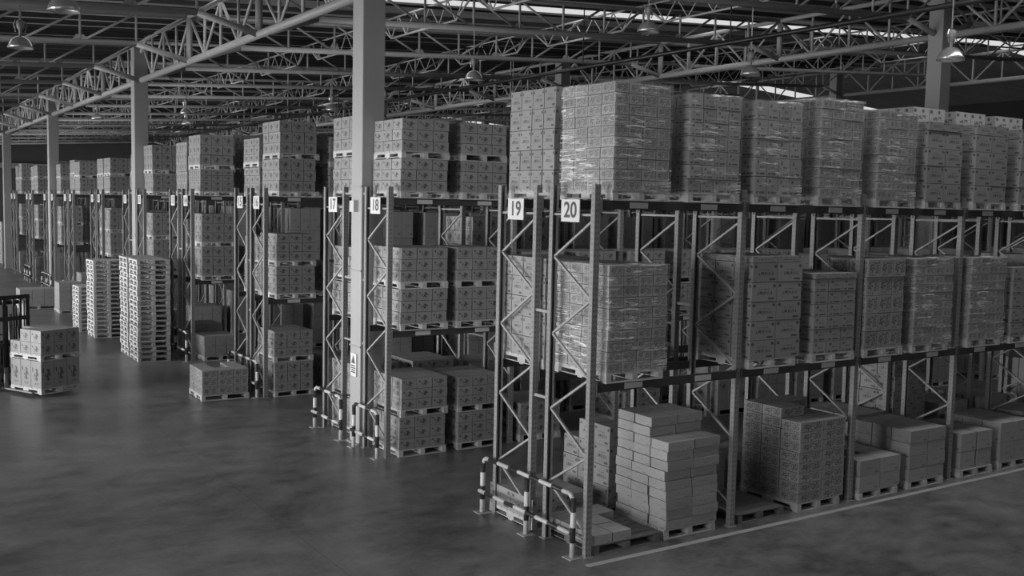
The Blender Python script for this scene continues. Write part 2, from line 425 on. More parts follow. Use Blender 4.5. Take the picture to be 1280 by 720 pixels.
# light joists between the cross trusses
jc = MB(); jw = MB(); L = 6.1; H = .62
jc.path([(0, 0, 0), (0, 1.0, -H), (0, L - 1.0, -H), (0, L, 0)], .035, 5); jc.tube((0, 0, 0), (0, L, 0), .035, 5)
pts = [(0, .5), (1, 1.0), (0, 1.5), (1, 2.0), (0, 2.55), (1, 3.05), (0, 3.55), (1, 4.1), (0, 4.6), (1, 5.1), (0, 5.6)]
for a, b in zip(pts[:-1], pts[1:]): jw.tube((0, a[1], -H * a[0]), (0, b[1], -H * b[0]), .02, 4)
jcm, jwm = jc.mesh('joist_chords', M['white'], True), jw.mesh('joist_web', M['white'])
for xi in range(-3, 13):
    x = xi * 3.05
    if xi % 6 == 0 or xi % 2: continue
    for j in range(0, 16):
        y = 1.5 + 6.1 * (j - 1)
        if y + 6.1 > 97 or (x < 0 and y < 7): continue
        o = link('roof_joist', jcm, None, (x + .1, y, zt(x) + .13))
        band = 'left of the front column line' if x < 0 else ('over the racks' if x < 18 else 'beyond the middle column line')
        tag(o, 'lattice joist %s, %s line there, %s bay from the camera' % (band, NTH[(xi % 6) // 2 - 1 if x > 0 else 0], NTH[j]), 'joist', 'light joists ' + band)
        link('web', jwm, o)
for k in range(80):
    y = -4.2 + 1.22 * k
    if y > 96 or min(abs(y - s_) for s_ in SKY_Y) < .8: continue
    x0, x1 = XW + .02, 36.6; m_ = MB(); h = .14
    m_.prism([(x0, zt(x0) + .18), (x1, zt(x1) + .18), (x1, zt(x1) + .18 + h), (x0, zt(x0) + .18 + h)], 1, -.035, .035)
    o = m_.obj('roof_purlin', M['beam']); o.location = (0, y, 0)
    tag(o, 'dark thin purlin under the corrugated roof deck', 'purlin', 'purlins under the roof deck')
# sprinkler main
t = thing('sprinkler_pipe', 'long black pipe hung below the roof trusses over row 20', 'pipe', (10.2, 0, 9.0))
MB().tube((0, -9, 0), (0, 60, 0), .06, 8).obj('pipe_run', M['black'], t, True)
for k in range(11):
    y = -4.6 + 6.1 * k + .25
    MB().tube((0, y, 0), (0, y, zt(10.2) - 9.0), .018, 5).obj('hanger', M['black'], t)
t = thing('sprinkler_pipe', 'thin black branch pipe crossing just under the roof deck, nearest of three', 'pipe', (0, 15.2, 0))
MB().tube((-13.5, 0, zb(-13.5) + .75), (36, 0, zb(36) + .75), .035, 6).obj('pipe_run', M['black'], t)
t = thing('sprinkler_pipe', 'thin black branch pipe crossing under the roof deck, middle of three', 'pipe', (0, 23, 0))
MB().tube((-13.5, 0, zb(-13.5) + .75), (36, 0, zb(36) + .75), .035, 6).obj('pipe_run', M['black'], t)
t = thing('sprinkler_pipe', 'thin black branch pipe crossing under the roof deck, farthest of three', 'pipe', (0, 33.5, 0))
MB().tube((-13.5, 0, zb(-13.5) + .75), (36, 0, zb(36) + .75), .035, 6).obj('pipe_run', M['black'], t)

# ------------------------------------------------------------------ high bay lamps
dome = MB().lathe([(.0, .26), (.07, .255), (.14, .22), (.205, .155), (.245, .07), (.265, 0), (.255, 0), (.235, .07), (.195, .145), (.13, .205), (0, .24)], 20)
dm = dome.mesh('lamp_shade', M['alu'], True)
bal = MB().lathe([(0, .6), (.05, .6), (.085, .56), (.085, .44), (.04, .4), (.03, .26), (0, .25)], 12).mesh('ballast', M['lift_body'], True)
hk = MB().path([(-.09, 0, .6), (-.13, 0, .5), (-.09, 0, .34)], .012, 5).path([(.09, 0, .6), (.13, 0, .5), (.09, 0, .34)], .012, 5).mesh('bracket', M['alu'])
blb = MB().lathe([(0, .05), (.04, .06), (.06, .12), (.05, .2), (0, .26)], 10).mesh('bulb', M['sign'], True)
def lamp(x, y, z, label, group=None):
    t = thing('high_bay_lamp', label, 'lamp', (x, y, z), group=group)
    link('lamp_shade', dm, t); link('ballast', bal, t); link('bracket', hk, t); link('bulb', blb, t)
    MB().tube((0, 0, .62), (0, 0, zb(x) - z), .014, 5).obj('rod', M['alu'], t)
lamp(-5.2, 13.7, 7.98, 'dome lamp hanging at the top left under a dark pipe')
lamp(-5.32, 7.6, 7.85, 'dome lamp cut by the top edge at far left')
lamp(6.23, 13.7, 9.12 - .85, 'dome lamp hanging right of the nearest column')
lamp(7.3, 7.6, 8.9, 'dome lamp cut by the top edge above the tall wrapped loads')
lamp(10.7, 7.6, 8.2, 'dome lamp above the third wrapped load of row 20')
lamp(9.9, 1.5, 7.85, 'dome lamp in front of the right hand grey column')
for x, y, l in ((3.3, 31.9, 'small dome lamp over row 14, centre of the roof gap'), (7.2, 25.9, 'small dome lamp above the row 16 top loads'),
                (5.0, 38.0, 'tiny dome lamp far down the roof, right of the second column'), (1.0, 38, 'tiny far dome lamp just right of the second column'),
                (-3.0, 44.2, 'tiny far dome lamp between the second and third columns'), (11.5, 19.8, 'small dome lamp above the second stack of row 18'),
                (-5.0, 31.9, 'small dome lamp left of the third column')):
    lamp(x, y, 8.3, l)

# ------------------------------------------------------------------ racks
BAY, D, ZT = 2.752, .96, 5.114
L1, L2 = 2.414, 4.903
postm = MB()
postm.box(-.05, -.04, .01, .05, -.035, ZT); postm.box(-.05, -.035, .01, -.045, .04, ZT); postm.box(.045, -.035, .01, .05, .04, ZT)
postm.box(-.045, .025, .01, -.02, .03, ZT); postm.box(.02, .025, .01, .045, .03, ZT)
postm.box(-.08, -.07, 0, .08, .07, .01)
postmesh = postm.mesh('post', M['post'])
def brace_mesh(p, q, w=.022, name='brace'): return MB().tube(p, q, w, 4).mesh(name, M['brace'])
# zigzag nodes as read off the frame of row 20: z at front post and back post
ZF, ZBK = [.33, 1.38, 2.46, 3.55, 4.63], [.85, 1.92, 3.0, 4.1]
segs = [((0, .03, 4.70), (0, D - .03, 4.70))]
zz = []
for i in range(4):
    zz += [(.04, ZF[i]), (D - .04, ZBK[i])]
zz.append((.04, ZF[4]))
for a, b in zip(zz[:-1], zz[1:]): segs.append(((0, a[0], a[1]), (0, b[0], b[1])))
segs.append(((0, .03, .22), (0, D - .03, .22)))
brs = [brace_mesh(a, b) for a, b in segs]
allb = MB(); [allb.tube(a, b, .022, 4) for a, b in segs]; allbm = allb.mesh('bracing', M['brace'])
beamm = MB().box(.052, -.025, -.12, BAY - .052, .025, 0)
for xx in (.052, BAY - .052): beamm.box(xx - .002, -.045, -.17, xx + .004 if xx < 1 else xx + .002, -.02, .03)
beamesh = beamm.mesh('beam', M['beam'])
labm = MB().box(-.16, -.033, -.1, .16, -.026, -.02).mesh('bay_label', M['lab'])
spm = MB().box(-.02, 0, -.02, .02, 1, .02).mesh('row_spacer', M['brace'])
signm = MB().box(-.006, -.21, -.155, .006, .21, .155).mesh('row_sign', M['sign'])
def numeral(txt):
    cu = bpy.data.curves.new('numeral', 'FONT'); cu.body = txt; cu.size = .3; cu.align_x = 'CENTER'; cu.align_y = 'CENTER'; cu.extrude = .001
    cu.offset = .006
    o = bpy.data.objects.new('numeral', cu); C.objects.link(o)
    me = bpy.data.meshes.new_from_object(o.evaluated_get(bpy.context.evaluated_depsgraph_get()))
    bpy.data.objects.remove(o); me.materials.clear(); me.materials.append(M['ink']); return me
ROWS = [(20, 0.0), (19, 1.37), (18, 6.2), (17, 8.22), (16, 12.93), (15, 14.17), (14, 19.2), (13, 20.62), (12, 24.98), (11, 27.15),
        (10, 31.85), (9, 33.15), (8, 38.2), (7, 39.5), (6, 43.2), (5, 45.5), (4, 50.5), (3, 51.8), (2, 57.0), (1, 58.3)]
ROWY = dict(ROWS)
for num, y0 in ROWS:
    nb = 6 if num >= 19 else (9 if num >= 15 else (6 if num >= 11 else 2))
    lb = {20: 'pallet rack nearest the camera, marked 20, with wrapped loads', 19: 'pallet rack marked 19, back to back behind row 20'}.get(num,
         'pallet rack row %d, %s of the cross aisle rows from the camera' % (num, NTH[20 - num]))
    t = thing('pallet_rack', lb, 'pallet rack', (0, y0, 0))
    for k in range(nb + 1):
        p0 = link('post', postmesh, t, (k * BAY, 0, 0)); p1 = link('post', postmesh, t, (k * BAY, D, 0)); p1.rotation_euler = (0, 0, PI)
        if (num >= 16 and k < 6) or k == 0:
            for b in brs: link('brace', b, p0)
        else: link('bracing', allbm, p0)
    for k in range(nb):
        for z in (L1, L2):
            b = link('beam', beamesh, t, (k * BAY, -.03 if 1 else 0, z))
            for xx in (.7, 2.02):
                if num >= 12 and k < 5: link('bay_label', labm, b, (xx, 0, 0))
            b = link('beam', beamesh, t, (k * BAY, D + .03, z))
    s_ = link('row_sign', signm, t, (-.065, D / 2, 4.755))
    nm = link('numeral', numeral(str(num)), s_, (-.0085, 0, 0)); nm.rotation_euler = (PI / 2, 0, -PI / 2)
    if num % 2 == 0:
        gap = ROWY[num - 1] - y0 - D
        for k in range(nb + 1):
            for z in (2.05, 3.3, 4.98):
                sp_ = link('row_spacer', spm, t, (k * BAY, D + .04, z)); sp_.scale = (1, gap - .08, 1)
# end guards
def guard(ys_, label):
    y0, y1 = ys_[0], ys_[-1]; t = thing('guard_rail', label, 'guard rail', (-.19, y0, 0))
    for y in ys_:
        MB().tube((0, y - y0, .01), (0, y - y0, .84), .04, 10).obj('post', M['stripe_post'], t, True)
        MB().box(-.1, y - y0 - .1, 0, .1, y - y0 + .1, .012).obj('foot_plate', M['bolt'], t)
    n = y1 - y0
    MB().path([(0, 0, .78), (0, .03, .84), (0, .09, .88), (0, n - .09, .88), (0, n - .03, .84), (0, n, .78)], .032, 8).obj('rail', M['stripe_rail'], t, True)
    MB().path([(-.06, 0, .36), (-.06, n, .36)], .032, 8).obj('rail', M['stripe_rail'], t, True)
guard((.07, 1.21, 2.44), 'black and white striped end guard in front of rows 20 and 19')
guard((6.24, 7.30), 'striped end guard in front of row 18, right of the column')
guard((7.93, 9.3), 'striped end guard in front of row 17, left of the column')
for a, b, l in ((12.98, 15.2, 'striped end guard of rows 16 and 15, behind the low pallet of cartons'), (19.2, 21.6, 'striped end guard of rows 14 and 13, behind the pallet stack'),
                (25.1, 28.1, 'striped end guard of rows 12 and 11, by the second column'), (31.9, 34.1, 'striped end guard of rows 10 and 9'),
                (38.2, 40.4, 'striped end guard of rows 8 and 7'), (43.5, 46.4, 'striped end guard of rows 6 and 5, by the third column'), (50.6, 52.7, 'striped end guard of rows 4 and 3')):
    guard((a, (a + b) / 2, b), l)

# ------------------------------------------------------------------ loads
PH = .14
CART, PAL, WRAP = [], [], []
def posword(i, n, ws):
    if n == 1: return ''
    if n == 2: return ws[0] if i == 0 else ws[2]
    if n == 3: return (ws[0], ws[1], ws[2])[i]
    if i == 0: return ws[0]
    if i == n - 1: return ws[2]
    return ws[1] if n == 3 else (('second ' + ws[0]) if i == 1 else ('second ' + ws[2]))
def load(x, y, z, nx, ny, layers, kind, name, W=1.0, Dp=1.2, wrap=False, rot=0, skip=(), pallet=True, jit=.008, palz=PH, gap=.014, style=None, shrink=None, pw=1.02, inset=(0, 0)):
    """front-left corner (x,y,z) of the pallet; layers = list of heights"""
    T = Matrix.Translation((x, y, z)) @ Matrix.Rotation(rot, 4, 'Z')
    if pallet: PAL.append((T, pw, Dp, name))
    zz_ = palz if pallet else 0; cw, cdp = W / nx, Dp / ny; items = []
    for l, h in enumerate(layers):
        jx, jy = rnd.uniform(-jit, jit), rnd.uniform(-jit, jit)
        for i in range(nx):
            for j in range(ny):
                if (i, j, l) in skip or (i, j, None) in skip: continue
                if any(s_[2] == l - 1 and s_[0] == i and s_[1] == j for s_ in skip if s_[2] is not None): pass
                a = inset[0] + i * cw + gap / 2 + jx + rnd.uniform(-jit, jit) * .5; b = inset[1] + j * cdp + gap / 2 + jy + rnd.uniform(-jit, jit) * .5
                pos = (posword(j, ny, ('front', 'middle', 'rear')) + ' ' + posword(i, nx, ('left', 'centre', 'right'))).strip()
                expo = i == 0 or j == 0 or l == len(layers) - 1 or (i, j, l + 1) in skip or (i - 1, j, l) in skip or (i, j - 1, l) in skip or (i + 1, j, l) in skip
                items.append((T @ Matrix.Translation((a, b, zz_)), cw - gap, cdp - gap, h - .008, kind, l, pos, name, expo))
        zz_ += h
    if wrap: WRAP.append((T, W, Dp, sum(layers), items, name))
    else: CART.extend(items)
    return z + zz_

FY = -.1
def R(num): return 'row %d' % num
# row 20, top level
z2, z1 = L2, L1
load(.2, FY, z2, 4, 4, [.145] * 10, 'busy', 'row 20 top shelf, first load', wrap=True)
load(1.56, FY, z2, 4, 4, [.2] * 7, 'label', 'row 20 top shelf, second load', wrap=True)
load(2.88, FY, z2, 4, 4, [.28] * 5, 'label', 'row 20 top shelf, third load', wrap=True)
load(4.3, FY, z2, 4, 4, [.153] * 10, 'busy', 'row 20 top shelf, fourth load', wrap=True)
load(5.72, FY, z2, 4, 4, [.145] * 10, 'busy', 'row 20 top shelf, fifth load', wrap=True)
load(7.02, FY, z2, 2, 3, [.3, .3, .3, .3, .15], 'text', 'row 20 top shelf, sixth load')
load(8.42, FY, z2, 2, 3, [.3, .3, .3, .3, .18], 'text', 'row 20 top shelf, seventh load')
load(9.85, FY, z2, 2, 3, [.3, .3, .3, .3, .18], 'text', 'row 20 top shelf, eighth load')
load(11.2, FY, z2, 3, 3, [.3] * 4, 'text', 'row 20 top shelf, ninth load')
# row 20, middle level
load(.18, FY, z1, 4, 4, [.148] * 10, 'busy', 'row 20 middle shelf, first load', wrap=True, W=1.06)
load(2.92, FY, z1, 2, 3, [.295] * 5 + [.1], 'text', 'row 20 middle shelf, second load', W=1.1)
load(4.33, FY, z1, 3, 3, [.2] * 6 + [.09], 'label', 'row 20 middle shelf, third load')
load(5.6, FY, z1, 3, 3, [.3] * 5, 'busy', 'row 20 middle shelf, fourth load', W=.98)
load(6.88, FY, z1, 4, 4, [.15] * 10, 'busy', 'row 20 middle shelf, fifth load', wrap=True, W=1.08)
load(8.5, FY, z1, 4, 4, [.15] * 10, 'busy', 'row 20 middle shelf, sixth load', wrap=True, W=1.1)
load(9.85, FY, z1, 3, 3, [.26] * 5, 'label', 'row 20 middle shelf, seventh load')
load(11.2, FY, z1, 3, 3, [.26] * 5, 'label', 'row 20 middle shelf, eighth load')
# row 20, floor
sk = [(2, 0, 0), (2, 1, 0), (1, 0, 0), (2, 2, 0)]
load(.12, -.02, 0, 3, 3, [.145], 'plain', 'row 20 floor, first pallet', skip=[(2, 0, 0), (2, 1, 0)], W=1.0, pw=1.2)
sk = [(0, 0, 9), (1, 0, 9), (0, 1, 9), (1, 1, 9), (0, 0, 10), (1, 0, 10), (0, 1, 10), (1, 1, 10), (0, 2, 10)]
load(1.42, 0, 0, 2, 3, [.145] * 11, 'plain', 'row 20 floor, second pallet', W=1.04, Dp=1.15, skip=[(0, 0, 9), (1, 0, 9), (0, 0, 10), (1, 0, 10)], jit=.02)
PAL.append((Matrix.Translation((2.92, .0, 0)), 1.02, 1.2, 'nothing, empty on the row 20 floor'))
load(4.2, -.05, 0, 2, 3, [.165] * 9, 'busy', 'row 20 floor, fourth pallet', W=1.1, Dp=1.25, skip=[(0, 0, 8), (1, 0, 8), (1, 1, 8)], jit=.004)
load(5.66, -.1, 0, 2, 3, [.26, .27], 'plain', 'row 20 floor, fifth pallet', W=1.08, skip=[(0, 1, 1)])
load(6.97, -.1, 0, 2, 3, [.225] * 4, 'plain', 'row 20 floor, sixth pallet', W=1.03)
load(8.5, -.1, 0, 2, 3, [.34, .34], 'plain', 'row 20 floor, seventh pallet', W=1.02, gap=.05)
load(9.75, -.1, 0, 2, 3, [.38, .38], 'plain', 'row 20 floor, eighth pallet')
load(11.2, -.1, 0, 2, 3, [.38, .38], 'plain', 'row 20 floor, ninth pallet')
# row 19
y19 = 1.27
load(.2, y19, z2, 3, 4, [.3] * 5, 'text', 'row 19 top shelf, first load')
for k, (x, n, h, kd) in enumerate(((1.5, 4, .3, 'text'), (2.95, 4, .33, 'text'), (4.3, 5, .3, 'text'), (5.7, 5, .3, 'text'), (7.1, 5, .33, 'text'), (8.5, 6, .3, 'letters'), (9.85, 6, .3, 'letters'), (11.2, 6, .3, 'letters'))):
    load(x, y19, z2, 2, 3, [h] * n, kd, 'row 19 top shelf, %s load' % NTH[k + 1])
load(.1, y19, z1, 3, 4, [.3] * 5, 'text', 'row 19 middle shelf, first load')
PAL.append((Matrix.Translation((1.55, y19, z1)), 1.02, 1.2, 'nothing, empty on row 19 middle shelf'))
for k, (x, n, h) in enumerate(((4.3, 2, .3), (8.5, 2, .28), (11.2, 4, .3))):
    load(x, y19, z1, 2, 3, [h] * n, 'plain', 'row 19 middle shelf, %s load' % NTH[k + 1])
load(-.02, y19 + .03, 0, 3, 2, [.33], 'text', 'row 19 floor, first pallet', W=1.05)
load(1.4, y19 + .02, 0, 1, 3, [.32] * 4, 'text', 'row 19 floor, second pallet', W=.4, skip=[(0, 2, 3)], pw=1.0)
load(2.9, y19, 0, 3, 3, [.3] * 2, 'plain', 'row 19 floor, third pallet')
load(4.3, y19, 0, 3, 3, [.2] * 2, 'plain', 'row 19 floor, fourth pallet')
load(5.7, y19, 0, 3, 3, [.3] * 2, 'plain', 'row 19 floor, fifth pallet')
load(7.1, y19, 0, 3, 3, [.3] * 3, 'plain', 'row 19 floor, sixth pallet')
load(8.35, y19, 0, 3, 3, [.31] * 6, 'text', 'row 19 floor, seventh pallet')
load(9.8, y19, 0, 3, 3, [.3] * 3, 'plain', 'row 19 floor, eighth pallet')
load(11.2, y19, 0, 3, 3, [.3] * 3, 'plain', 'row 19 floor, ninth pallet')
# row 18 : pairs of stacked pallets
def pair(x, y, z, name, hs=(.2, .2, .2), hs2=None, kind='logo', n=3, W=1.0, skip=()):
    zt_ = load(x, y, z, n, 3, list(hs), kind, name + ' lower tier', W=W)
    load(x + rnd.uniform(-.02, .02), y + rnd.uniform(-.02, .02), zt_, n, 3, list(hs2 or hs), kind, name + ' upper tier', W=W, skip=skip)
y18, y17 = 6.1, 8.12
pair(.17, y18, z2, 'row 18 top shelf, first stack'); pair(1.5, y18, z2, 'row 18 top shelf, second stack')
pair(.2, y18, z1, 'row 18 middle shelf, first stack', (.215,) * 3); pair(1.42, y18, z1, 'row 18 middle shelf, second stack', (.215,) * 3)
pair(.2, y18, 0, 'row 18 floor, first stack', (.21,) * 3, (.2,) * 3); pair(1.48, y18, 0, 'row 18 floor, second stack', (.2,) * 3, (.19,) * 3)
for k, x in enumerate((2.95, 4.3, 5.7, 7.1, 8.5, 9.85)):
    pair(x, y18, z1, 'row 18 middle shelf, %s stack' % NTH[k + 2]); 
    pair(x, y18, z2, 'row 18 top shelf, %s stack' % NTH[k + 2])
    if k % 2 == 0: load(x, y18, 0, 3, 3, [.22] * 3, 'logo', 'row 18 floor, %s pallet' % NTH[k + 2])
for k, x in enumerate((.2, 1.5, 2.95, 4.3)):
    pair(x, y17, z2, 'row 17 top shelf, %s stack' % NTH[k], (.23,) * 3)
    pair(x, y17, z1, 'row 17 middle shelf, %s stack' % NTH[k], (.2,) * 3 if k < 2 else (.31,) * 3)
    if k < 2: pair(x, y17, 0, 'row 17 floor, %s stack' % NTH[k], (.2,) * 3)
# row 16 / 15
y16, y15 = 12.83, 14.08
pair(.3, y16, z2, 'row 16 top shelf, first stack', (.26,) * 3, (.26,) * 3, W=.94)
pair(.24, y16, z1, 'row 16 middle shelf, first stack', (.22,) * 3)
pair(.2, y16, 0, 'row 16 floor, first stack', (.24,) * 3, (.21,) * 3)
pair(1.6, y16, z2, 'row 16 top shelf, second stack', (.21,) * 3, (.2,) * 3)
load(1.6, y16, z1, 3, 3, [.25] * 3, 'logo', 'row 16 middle shelf, second load')
load(1.6, y16, 0, 3, 3, [.25] * 3, 'logo', 'row 16 floor, second load')
pair(.25, y15, z2, 'row 15 top shelf, first stack', (.2,) * 3, (.2,) * 3)
pair(.25, y15, z1, 'row 15 middle shelf, first stack', (.2,) * 3)
pair(1.6, y15, z2, 'row 15 top shelf, second stack', (.2,) * 3)
load(.3, y15, 0, 2, 3, [.35, .4], 'plain', 'row 15 floor, first load')
# rows 14, 13
y14, y13 = 19.1, 20.52
pair(.2, y14, z2, 'row 14 top shelf, first stack', (.16,) * 4, (.29,) * 3)
pair(.24, y14, z1, 'row 14 middle shelf, first stack', (.285,) * 3, (.28,) * 3)
load(.3, y14, 0, 3, 3, [.3, .3], 'plain', 'row 14 floor, first load')
pair(1.6, y14, z2, 'row 14 top shelf, second stack', (.2,) * 3, (.28,) * 3)
load(1.6, y14, z1, 3, 3, [.28] * 3, 'logo', 'row 14 middle shelf, second load')
load(.2, y13, z2, 3, 4, [.3] * 5, 'logo', 'row 13 top shelf, first load')
load(1.6, y13, z2, 3, 4, [.3] * 6, 'logo', 'row 13 top shelf, second load')
pair(.2, y13, z1, 'row 13 middle shelf, first stack', (.25,) * 3)
load(.3, y13, 0, 2, 3, [.4, .4], 'plain', 'row 13 floor, first load')
# farther rows, filled from how full the photo shows them
for num in range(12, 0, -1):
    yy = ROWY[num] - .1
    for s_i, x in enumerate((.25, 1.6)):
        h = rnd.choice((.2, .22, .24)); h2 = rnd.choice((.2, .24, .28))
        nm = NTH[s_i]
        pair(x, yy, z2, 'row %d top shelf, %s stack' % (num, nm), (h,) * 3, (h2,) * 3)
        if rnd.random() < .85: pair(x, yy, z1, 'row %d middle shelf, %s stack' % (num, nm), (.28,) * 3, (.26,) * 3)
        if rnd.random() < .6: load(x, yy, 0, 3, 3, [.3] * rnd.choice((2, 3, 4)), 'plain', 'row %d floor, %s load' % (num, nm))
# the deeper bays that only show as dark bulk behind the front rows
SL = [.2, 1.5, 2.95, 4.3, 5.7, 7.1, 8.5, 9.85, 11.2, 12.6, 14.0, 15.35, 16.7, 19.5, 20.9, 22.2, 23.5]
for num in range(20, 10, -1):
    nb = 6 if num >= 19 else (9 if num >= 15 else 6)
    for z_, lv in ((0, 'floor'), (z1, 'middle shelf'), (z2, 'top shelf')):
        first = {20: 9, 19: 9, 18: {0: 6, z1: 8, z2: 8}[z_], 17: {0: 2, z1: 4, z2: 4}[z_]}.get(num, 2)
        for q in range(first, len(SL)):
            if SL[q] > nb * BAY - 1.0: break
            if rnd.random() < (.06 if z_ else .25): continue
            hh = rnd.choice((.2, .22, .24)) if num > 17 or not z_ else (.34 if z_ < 3 else .27)
            load(SL[q], ROWY[num] - .1, z_, 3, 3, [hh * 2] * 3, 'plain', 'row %d %s, load %s of the run' % (num, lv, NTH[q]))
# loads standing in the cross aisle
load(-1.5, 13.1, 0, 3, 3, [.2, .2, .2], 'busy', 'low pallet before row 16', rot=-.03, W=1.12, pw=1.14, skip=[(1, 1, 2), (1, 2, 2)])
ROT = .46
FX, FYY, FZ = -4.69, 15.22, .07
z_ = load(FX, FYY, FZ, 3, 3, [.66], 'logo', 'forklift load lower tier', rot=ROT, W=1.05, pw=1.07)
load(FX, FYY, z_, 3, 3, [.3, .3], 'logo', 'forklift load upper tier', rot=ROT, W=1.05, pw=1.07, skip=[(0, 2, 1)])
load(-1.37, 33.7, 0, 2, 2, [.38] * 3, 'plain', 'aisle pallet near the third pallet stack', W=.9)
load(-2.55, 36.0, 0, 3, 2, [.36, .36], 'plain', 'far low aisle pallet', W=1.45, pw=1.5)
for nm_, yy in (('the tall stack nearest the racks', 19.7), ('the tall stack right behind the nearest one', 20.96)):
    for k in range(20): PAL.append((Matrix.Translation((-1.46 + rnd.uniform(-.012, .012), yy + rnd.uniform(-.012, .012), k * .151)) @ Matrix.Rotation(-.03 + rnd.uniform(-.008, .008), 4, 'Z'), .93, 1.2, ('STACK', k, nm_)))
for k in range(18): PAL.append((Matrix.Translation((-1.56 + rnd.uniform(-.012, .012), 25.57 + rnd.uniform(-.012, .012), k * .148)) @ Matrix.Rotation(rnd.uniform(-.01, .01), 4, 'Z'), 1.02, 1.2, ('STACK', k, 'the middle stack')))
for k in range(11): PAL.append((Matrix.Translation((-1.72 + rnd.uniform(-.012, .012), 27.4 + rnd.uniform(-.012, .012), k * .148)), 1.02, 1.2, ('STACK', k, 'the lowest rear stack')))
for k in range(20): PAL.append((Matrix.Translation((.3, 67.6, k * .148)), 1.02, 1.2, ('STACK', k, 'the stack by the farthest column')))

# visibility of boxes from the camera decides which stand as objects of their own
allitems = CART + [it for w in WRAP for it in w[4]]
V, F, owner = [], [], []
for idx, (T, a, b, h, *_r) in enumerate(allitems):
    k = len(V); V += [T @ Vector(p) for p in ((0,0,0),(a,0,0),(a,b,0),(0,b,0),(0,0,h),(a,0,h),(a,b,h),(0,b,h))]
    F += [(k,k+1,k+5,k+4),(k+1,k+2,k+6,k+5),(k+2,k+3,k+7,k+6),(k+3,k,k+4,k+7),(k+4,k+5,k+6,k+7),(k+3,k+2,k+1,k)]; owner += [idx] * 6
bvh = BVHTree.FromPolygons(V, F)
def inframe(P):
    d = P - CAM; z = d.dot(fwd)
    if z < .5: return False
    return abs(d.dot(r2) / z * fpx) < 642 and abs(d.dot(u2) / z * fpx) < 362
def score(idx):
    T, a, b, h = allitems[idx][:4]; s_ = 0
    for pts_, nrm, A in ((((.15,.02,.3),(.5,.02,.5),(.85,.02,.8),(.2,.02,.85)), (0,-1,0), a*h), (((.02,.2,.3),(.02,.5,.6),(.02,.8,.8)), (-1,0,0), b*h), (((.2,.2,.99),(.5,.5,.99),(.8,.3,.99)), (0,0,1), a*b)):
        nw = (T.to_3x3() @ Vector(nrm)); hit = 0
        for q in pts_:
            P = T @ Vector((q[0]*a, q[1]*b, q[2]*h))
            if nw.y < -.5: P = T @ Vector((q[0]*a, 0, q[2]*h))
            elif nw.x < -.5: P = T @ Vector((0, q[1]*b, q[2]*h))
            elif nw.z > .5: P = T @ Vector((q[0]*a, q[1]*b, h))
            d = P - CAM; L_ = d.length; d.normalize()
            if nw.dot(d) >= 0 or not inframe(P): continue
            r_ = bvh.ray_cast(CAM, d, L_ + .5)
            if r_[2] is not None and (owner[r_[2]] == idx or r_[3] > L_ - .01): hit += -nw.dot(d) / (L_ * L_)
        s_ += A * hit / len(pts_)
    return s_ * fpx * fpx
sc = [score(i) if allitems[i][8] else 0 for i in range(len(CART))]
order = sorted(range(len(CART)), key=lambda i: -sc[i])
single = set(i for i in order[:300] if sc[i] > 0)
cmesh = {}
def carton_mesh(a, b, h, kind):
    key = (round(a, 3), round(b, 3), round(h, 3), kind)
    if key not in cmesh: cmesh[key] = MB().box(0, 0, 0, a, b, h).mesh('carton', M[kind])
    return cmesh[key]
WORD = {'logo': 'logo printed carton', 'text': 'text printed carton', 'busy': 'densely printed carton', 'label': 'labelled carton', 'plain': 'plain carton', 'letters': 'pale lettered carton'}
KI = ['logo', 'text', 'busy', 'label', 'plain', 'letters']
rest = MB()
for i, (T, a, b, h, kind, l, pos, name, expo) in enumerate(CART):
    if i in single:
        o = link('carton', carton_mesh(a, b, h, kind)); o.matrix_world = T
        tag(o, '%s, %s, %s layer, %s' % (WORD[kind], pos, ORD[l], name), 'carton', 'cartons on ' + name)
    else: rest.box(0, 0, 0, a, b, h, KI.index(kind), T)
o = rest.obj('carton', [M[k] for k in KI]); tag(o, 'the many farther or hidden cartons stacked throughout the racks', 'carton'); o['kind'] = 'stuff'

# pallets
PW, PD = 1.02, 1.2
def pallet_parts(W, Dp, holes, wd='wood'):
    deck_ = MB(); n = 7; bw = Dp / n
    for k in range(n): deck_.box(0, k * bw + .008, PH - .02, W, (k + 1) * bw - .008, PH)
    for x in (0, W / 2 - .05, W - .1): deck_.box(x, .01, PH - .04, x + .1, Dp - .01, PH - .02)
    bot = MB()
    for y in (0, Dp / 2 - .05, Dp - .1): bot.box(0, y, 0, W, y + .1, .018)
    def stringer(x0, m_):
        w = .09; y = 0.0; z0, z1 = .018, PH - .04
        hs = [(.16, .5), (Dp - .5, Dp - .16)] if holes == 2 else [(.13, .27), (.36, .5), (Dp - .5, Dp - .36), (Dp - .27, Dp - .13)]
        for a_, b_ in hs:
            m_.box(x0, y, z0, x0 + w, a_, z1); y = b_
            m_.box(x0, a_, z0, x0 + w, b_, z0 + .012); m_.box(x0, a_, z1 - .012, x0 + w, b_, z1)
        m_.box(x0, y, z0, x0 + w, Dp, z1); return m_
    blk = stringer(0, MB())
    bl = [(x, 0, 0) for x in (0.0, W / 2 - .045, W - .09)]
    one = MB()
    for src in (deck_, bot):
        k = len(one.v); one.v += src.v; one.f += [tuple(i + k for i in f) for f in src.f]; one.mi += src.mi; one.uv += src.uv
    for p in bl: stringer(p[0], one)
    return deck_.mesh('deck', M[wd]), bot.mesh('base_boards', M[wd]), blk.mesh('stringer', M[wd]), bl, one.mesh('pallet', M[wd])
pcache = {}
pal = sorted(PAL, key=lambda p: ((p[0].translation - CAM).length))
shown = []
for p in pal:
    c_ = p[0] @ Vector((.1, 0, .07)); shown.append(inframe(c_) or inframe(c_ + Vector((1, 0, 0))))
ni = 0; prest = MB()
